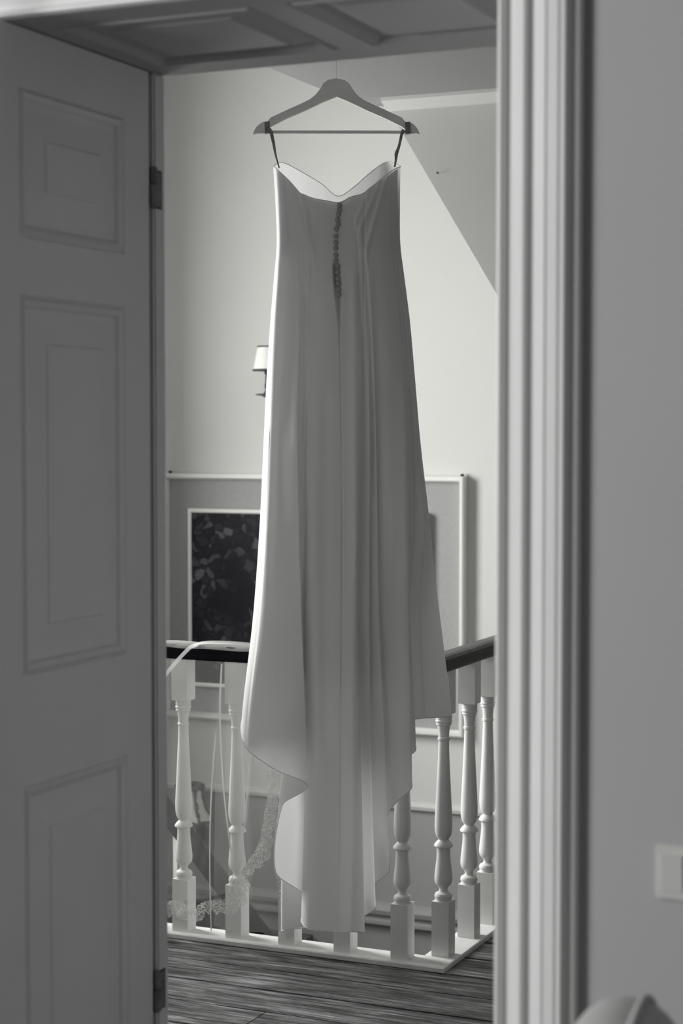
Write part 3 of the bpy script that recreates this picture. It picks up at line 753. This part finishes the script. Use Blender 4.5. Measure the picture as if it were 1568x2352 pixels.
def extra(x, yy):
    e = np.zeros_like(x)
    for a, b, wd, am in [((884, 405), (838, 570), 5.5, .006), ((866, 425), (824, 520), 5.5, .005), ((842, 440), (816, 500), 5, .003), ((660, 400), (700, 540), 7, .005), ((690, 440), (716, 580), 8, .004),
                         ((645, 400), (655, 540), 6, .002), ((835, 445), (832, 900), 2.5, -.0025), ((714, 620), (706, 1100), 3.5, -.004), ((700, 700), (692, 1000), 3, -.004), ((676, 620), (676, 1000), 9, .004),
                         ((690, 640), (712, 720), 4, -.003), ((682, 600), (680, 720), 5, .003), ((850, 620), (868, 1200), 8, .003), ((845, 760), (852, 1300), 3, .003), ((812, 650), (815, 1300), 10, .005),
                         ((930, 700), (934, 1300), 12, .004), ((900, 900), (905, 1600), 20, -.006), ((630, 1000), (630, 1600), 22, -.005), ((745, 900), (745, 1700), 16, -.005)]:
        e += ridge(x, yy, a, b, wd, am * 0.95)
    # closing slit below the buttons, then the centre seam
    hw = np.interp(yy, [595, 610, 660, 700, 745, 760], [0.5, 6.5, 6.0, 4.0, 1.5, 1.2])
    dp = np.interp(yy, [470, 590, 612, 700, 745, 800, 1800, 2100], [.002, .002, .022, .022, .008, .003, .003, .001])
    e -= dp * np.exp(-((x - seam_x(yy)) / hw) ** 4)
    return e
WA = 565.0
NBR, NSR = 26, 104
rows = []
for i in range(NBR + 1): rows.append(top_c + (WA - top_c) * i / NBR)
for i in range(1, NSR + 1): rows.append(WA + (hem_c - WA) * (i / NSR))
G = []
for yy in rows:
    x, n_ = evalc(LX, MX, yy), evalc(LN, MN, yy)
    n_ = n_ + np.where(back_mask, extra(x, yy), 0)
    # gentle folds in the front panel
    n_ = n_ + np.where(~back_mask, 0.010 * np.clip((yy - 700) / 900, 0, 1) * np.cos(x / 17.0), 0)
    # the neckline rolls slightly outward
    G.append(DP(x, yy, n_))
G = np.stack(G)                      # rows x cols x 3
# vertex normals of the whole garment, so that bodice and skirt shade as one cloth
du = np.roll(G, -1, axis=1) - np.roll(G, 1, axis=1)
dv = np.empty_like(G); dv[1:-1] = G[2:] - G[:-2]; dv[0] = G[1] - G[0]; dv[-1] = G[-1] - G[-2]
NV = np.cross(du, dv); NV /= np.linalg.norm(NV, axis=2, keepdims=True) + 1e-12
def cloth_part(name, r0, r1, m):
    P = G[r0:r1 + 1].reshape(-1, 3); R_ = r1 - r0
    fs = [(i * NC + k, (i + 1) * NC + k, (i + 1) * NC + (k + 1) % NC, i * NC + (k + 1) % NC) for i in range(R_) for k in range(NC)]
    me = bpy.data.meshes.new(name); me.from_pydata([tuple(p) for p in P], [], fs); me.materials.append(m)
    me.polygons.foreach_set('use_smooth', [True] * len(fs))
    nv = NV[r0:r1 + 1].reshape(-1, 3)
    me.update()
    fn = Vector(me.polygons[0].normal); sgn = 1 if fn.dot(Vector(nv[me.polygons[0].vertices[0]])) > 0 else -1
    me.normals_split_custom_set_from_vertices([tuple(q * sgn) for q in nv])
    return link(name, me, dress)
def opaque_back():
    # boned backing of the bodice, just inside the back panels, with a dipping lower edge
    ks = np.where(back_mask)[0]; ks = ks[6:-4]
    tt = (LX[ys.index(565), ks] - 775) / 141.0
    low = 572 + 90 * (1 - np.abs(tt)) ** 0.9
    rr = []
    for f in np.linspace(0, 1, 30):
        yy = np.zeros(NC); yy[:] = 500; yy[ks] = top_c[ks] + 3 + (low - top_c[ks] - 3) * f
        rr.append([tuple(p) for p in DP(evalc(LX, MX, yy), yy, evalc(LN, MN, yy) + extra(evalc(LX, MX, yy), yy) - 0.006)[ks]])
    mb = MB(); mb.grid(rr); mb.build('bodice_backing', M['lining'], dress, smooth=80)
opaque_back()
cloth_part('bodice', 0, NBR, M['bodice_satin'])
cloth_part('skirt', NBR, NBR + NSR, M['satin'])
# rolled hem along the bottom edge and the neckline
mb = MB(); e = G[-1]; mb.tube([tuple(p) for p in e] + [tuple(e[0])], 0.0013, 6); mb.build('hem', M['satin'], dress, smooth=60)
mb = MB(); e = G[0]; mb.tube([tuple(p) for p in e] + [tuple(e[0])], 0.0013, 6); mb.build('neckline_piping', M['bodice_satin'], dress, smooth=60)
# inner slip lining
mb = MB(); rws = []
lin = [(470, 641, 906, .060, .080), (565, 643, 908, .062, .08), (640, 645, 914, .062, .085), (740, 646, 920, .06, .09), (1000, 645, 928, .055, .11), (1250, 632, 932, .04, .13), (1400, 616, 925, .02, .14), (1558, 602, 915, .0, .15)]
la = np.array(lin, float)
for yy in np.linspace(470, 1558, 40):
    xl, xr, nb, nf = [np.interp(yy, la[:, 0], la[:, k]) for k in range(1, 5)]
    q = np.linspace(0, 2 * np.pi, 73)
    c, hw = (xl + xr) / 2, (xr - xl) / 2
    cs, sn_ = np.cos(q), np.sin(q)
    nn = np.where(sn_ > 0, nb, nf) * np.sign(sn_) * np.abs(sn_) ** 0.8
    rws.append([tuple(p) for p in DP(c + hw * cs, np.full_like(q, yy), nn)])
mb.grid(rws); mb.build('lining', M['lining'], dress, smooth=80)
# covered buttons down the centre back
bm_ = MB(); bm_.lathe([(.0008, .0042), (.003, .0038), (.005, .0024), (.0058, 0.0006), (.0054, -.001), (.003, -.002)], 0, 0, 14)
btn = bm_.mesh('button', M['button'], smooth=60)
def back_n(x, yy):
    arr = np.full(NC, float(yy)); X_, N_ = evalc(LX, MX, arr), evalc(LN, MN, arr)
    k = np.where(back_mask)[0]; j = k[np.argmin(np.abs(X_[k] - x) - N_[k] * 0)]
    return N_[j] + 0.001
bxy = [(778, 468), (777, 479), (775, 489), (773, 501), (775, 511), (770, 522), (769, 538), (769, 552), (769, 565), (769, 580), (769, 593), (773, 606), (773, 620), (774, 634), (775, 645), (775, 659), (776, 671)]
for x, yy in bxy:
    o = link('button', btn, dress); p = DP(np.array(float(x)), np.array(float(yy)), np.array(back_n(x, yy) + .0005))
    o.location = tuple(p); o.rotation_euler = (math.radians(90), 0, 0); o.scale = (1.15, 1.15, 1.15)
# hanging straps looped over the hanger
def strap(pts, wd, loop):
    mb = MB(); P = catmull(pts, 8); Wd = catmull(np.array(wd)[:, None], 8)[:, 0]
    rows_ = []
    for i, p in enumerate(P):
        d = P[min(i + 1, len(P) - 1)] - P[max(i - 1, 0)]; d = d / np.linalg.norm(d); sd = np.array([-d[1], d[0]])
        a, b = p + sd * Wd[i] / 2, p - sd * Wd[i] / 2
        nn = 0.0085 * (1 - i / len(P)) + 0.02 * (i / len(P))
        rows_.append([tuple(DP(np.array(a[0]), np.array(a[1]), np.array(nn))), tuple(DP(np.array(b[0]), np.array(b[1]), np.array(nn + .002)))])
    mb.grid(rows_)
    # band round the notch of the hanger arm
    xc, y0_, y1_ = loop
    c = [hp_(xc - 6, y0_), hp_(xc + 6, y0_ - 1), hp_(xc + 7, y1_ - 1), hp_(xc - 5, y1_)]
    t0 = 0.0078; z_off = HZ - 0.24
    vs = [(a, -t0, b + z_off) for a, b in c] + [(a, t0, b + z_off) for a, b in c]
    mb.add(vs, [(0, 1, 2, 3), (7, 6, 5, 4), (0, 4, 5, 1), (1, 5, 6, 2), (2, 6, 7, 3), (3, 7, 4, 0)])
    o = mb.build('strap', M['strap'], dress)
    md = o.modifiers.new('thickness', 'SOLIDIFY'); md.thickness = 0.0012
strap([(617, 296), (622, 305), (625, 318), (628, 332), (631, 350), (635, 366), (640, 384)], [9, 8, 7, 6.5, 4.5, 3, 3], (613, 281, 307))
strap([(924, 298), (919, 308), (916, 322), (912, 338), (907, 352), (906, 364), (903, 382)], [8, 6.5, 6, 6, 8, 5, 3.5], (932.5, 282, 308))

# ------------------------------------------------------------------ veil draped over the handrail
veil = empty('bridal_veil', (-2.65, 4.93, 0.03), 'sheer bridal veil with lace trim draped over the dark handrail left of the dress', 'veil')
VO = Vector((-2.65, 4.93, 0.03))
def vsheet(name, xl, xr, hemf, yb, amp, ph):
    """xl(z), xr(z): side edges; hemf(s): hem height"""
    mb = MB(); P = []
    over = [(4.962, .879), (4.957, .8785), (4.953, .8775)]
    ns = 70; nv = 44
    for i in range(nv + len(over)):
        row = []
        for k in range(ns + 1):
            s = k / ns
            if i < len(over): yy, z = over[i]; zz = z
            else:
                t = (i - len(over) + 1) / nv; z = .876 + (hemf(s) - .876) * t
                dr = 1 - math.exp(-t * 6)
                yy = 4.950 + (yb - 4.950) * dr + amp * dr * (math.sin(s * 19 + ph + z * 2) + .5 * math.sin(s * 43 + ph * 2))
            row.append(tuple(Vector((xl(z) + (xr(z) - xl(z)) * s, yy, z)) - VO))
        P.append(row)
    mb.grid(P); return mb.build(name, M['tulle'], veil, smooth=80), P
ip = lambda z, zs, vs: float(np.interp(z, zs, vs))
xr1 = lambda z: ip(z, [.1, .17, .30, .39, .6, .93], [-2.60, -2.575, -2.535, -2.515, -2.496, -2.47])
h1 = lambda s: ip(s, [0, .45, .6, .78, .9, 1], [.13, .118, .115, .14, .155, .175])
o1, P1 = vsheet('tulle_layer', lambda z: -3.10, xr1, h1, 4.905, .010, .3)
xr2 = lambda z: ip(z, [.03, .2, .4, .55, .93], [-2.39, -2.385, -2.405, -2.425, -2.45])
xl2 = lambda z: ip(z, [.03, .93], [-2.64, -2.62])
h2 = lambda s: ip(s, [0, .3, .6, 1], [.06, .05, .055, .05])
o2, P2 = vsheet('tulle_layer', xl2, xr2, h2, 4.925, .008, 2.1)
def lace(pts, w0, seed, flip=1):
    """scalloped lace band along a path of (x, y, z); it hangs to one side"""
    rnd = random.Random(seed); C_ = catmull(np.array(pts), 16); P = []
    acc = 0; rows_ = [[] for _ in range(6)]
    for i, p in enumerate(C_):
        d = C_[min(i + 1, len(C_) - 1)] - C_[max(i - 1, 0)]; d /= np.linalg.norm(d) + 1e-9
        nrm = np.array([d[2], 0, -d[0]]) * flip
        acc += np.linalg.norm(C_[i] - C_[max(i - 1, 0)])
        wv = w0 * (0.72 + 0.28 * abs(math.sin(acc * 85)) + 0.18 * math.sin(acc * 31 + seed))
        for q in range(6):
            f = q / 5
            rows_[q].append(tuple(Vector(p + nrm * wv * f + np.array([0, -0.010 * math.sin(f * 3) * math.sin(acc * 60 + seed), 0])) - VO))
    mb = MB(); mb.grid(rows_); mb.build('lace_trim', M['lace'], veil, smooth=70)
lace([(-3.10, 4.90, .128), (-2.95, 4.896, .132), (-2.84, 4.90, .130), (-2.79, 4.89, .128), (-2.745, 4.90, .135), (-2.70, 4.893, .116), (-2.665, 4.90, .134), (-2.625, 4.895, .148), (-2.59, 4.90, .152), (-2.565, 4.895, .172), (-2.548, 4.90, .205), (-2.535, 4.90, .26)], .050, 3)
lace([(-2.535, 4.905, .25), (-2.505, 4.91, .285), (-2.47, 4.905, .34), (-2.455, 4.91, .42), (-2.44, 4.905, .50), (-2.43, 4.91, .57)], .045, 5)
lace([(-2.385, 4.915, .045), (-2.388, 4.92, .15), (-2.395, 4.915, .26), (-2.405, 4.92, .36), (-2.425, 4.915, .5), (-2.445, 4.92, .62)], .022, 8, -1)
def cord(pts, r, nm='veil_fold'):
    MB().tube([tuple(Vector(p) - VO) for p in catmull(np.array(pts), 8)], r, 6).build(nm, M['veil_edge'], veil, smooth=60)
cord([(xr1(z) + .001, 4.895, z) for z in np.linspace(.86, .17, 12)], .0016)
cord([(-2.614, 4.938, .875), (-2.60, 4.90, .72), (-2.585, 4.89, .52), (-2.566, 4.89, .36), (-2.548, 4.895, .24)], .0026)
cord([(-2.632, 4.93, .66), (-2.63, 4.895, .45), (-2.632, 4.89, .25), (-2.633, 4.90, .05)], .0022)
# veil gathered along the top of the handrail
P = []
for yy, z in ((4.9535, .916), (4.955, .921), (4.960, .9275), (4.975, .9312), (4.99, .9318), (5.005, .9312), (5.018, .927)):
    P.append([tuple(Vector((x_, yy + .0015 * math.sin(x_ * 60), z + .0012 * math.sin(x_ * 37 + yy * 90))) - VO) for x_ in np.linspace(-3.1, -2.44, 60)])
mb = MB(); mb.grid(P); mb.build('veil_gather', M['veil_edge'], veil, smooth=80)
# narrow bound edge that crosses the handrail at the left
C_ = catmull(np.array([(-2.90, 4.90, .70), (-2.83, 4.905, .79), (-2.775, 4.918, .86), (-2.742, 4.945, .905), (-2.722, 4.952, .922), (-2.69, 4.972, .9315), (-2.64, 4.985, .934), (-2.57, 4.99, .933), (-2.50, 4.99, .931)]), 8)
rows_ = [[], []]
for i, p in enumerate(C_):
    d = C_[min(i + 1, len(C_) - 1)] - C_[max(i - 1, 0)]; d /= np.linalg.norm(d); sd = np.array([d[2], 0.35, -d[0]]); sd /= np.linalg.norm(sd)
    for q, s_ in ((0, -.006), (1, .006)): rows_[q].append(tuple(Vector(p + sd * s_ + np.array([0, -.003, .002])) - VO))
mb = MB(); mb.grid(rows_); mb.build('veil_ribbon', M['veil_edge'], veil, smooth=70)

# small dark nail left in the sloping gable wall
nail = MB().lathe([(.002, -.010), (.0036, -.009), (.0036, -.0085), (.0018, -.008), (.0015, .004)], 0, 0, 10).build('nail', M['dark_metal'], smooth=40)
nail.location = (-2.213, 5.744, 2.459); nail.rotation_euler = (math.radians(-90), 0, 0)
tag(nail, 'small dark nail in the shaded sloping wall right of the hanger', 'nail')
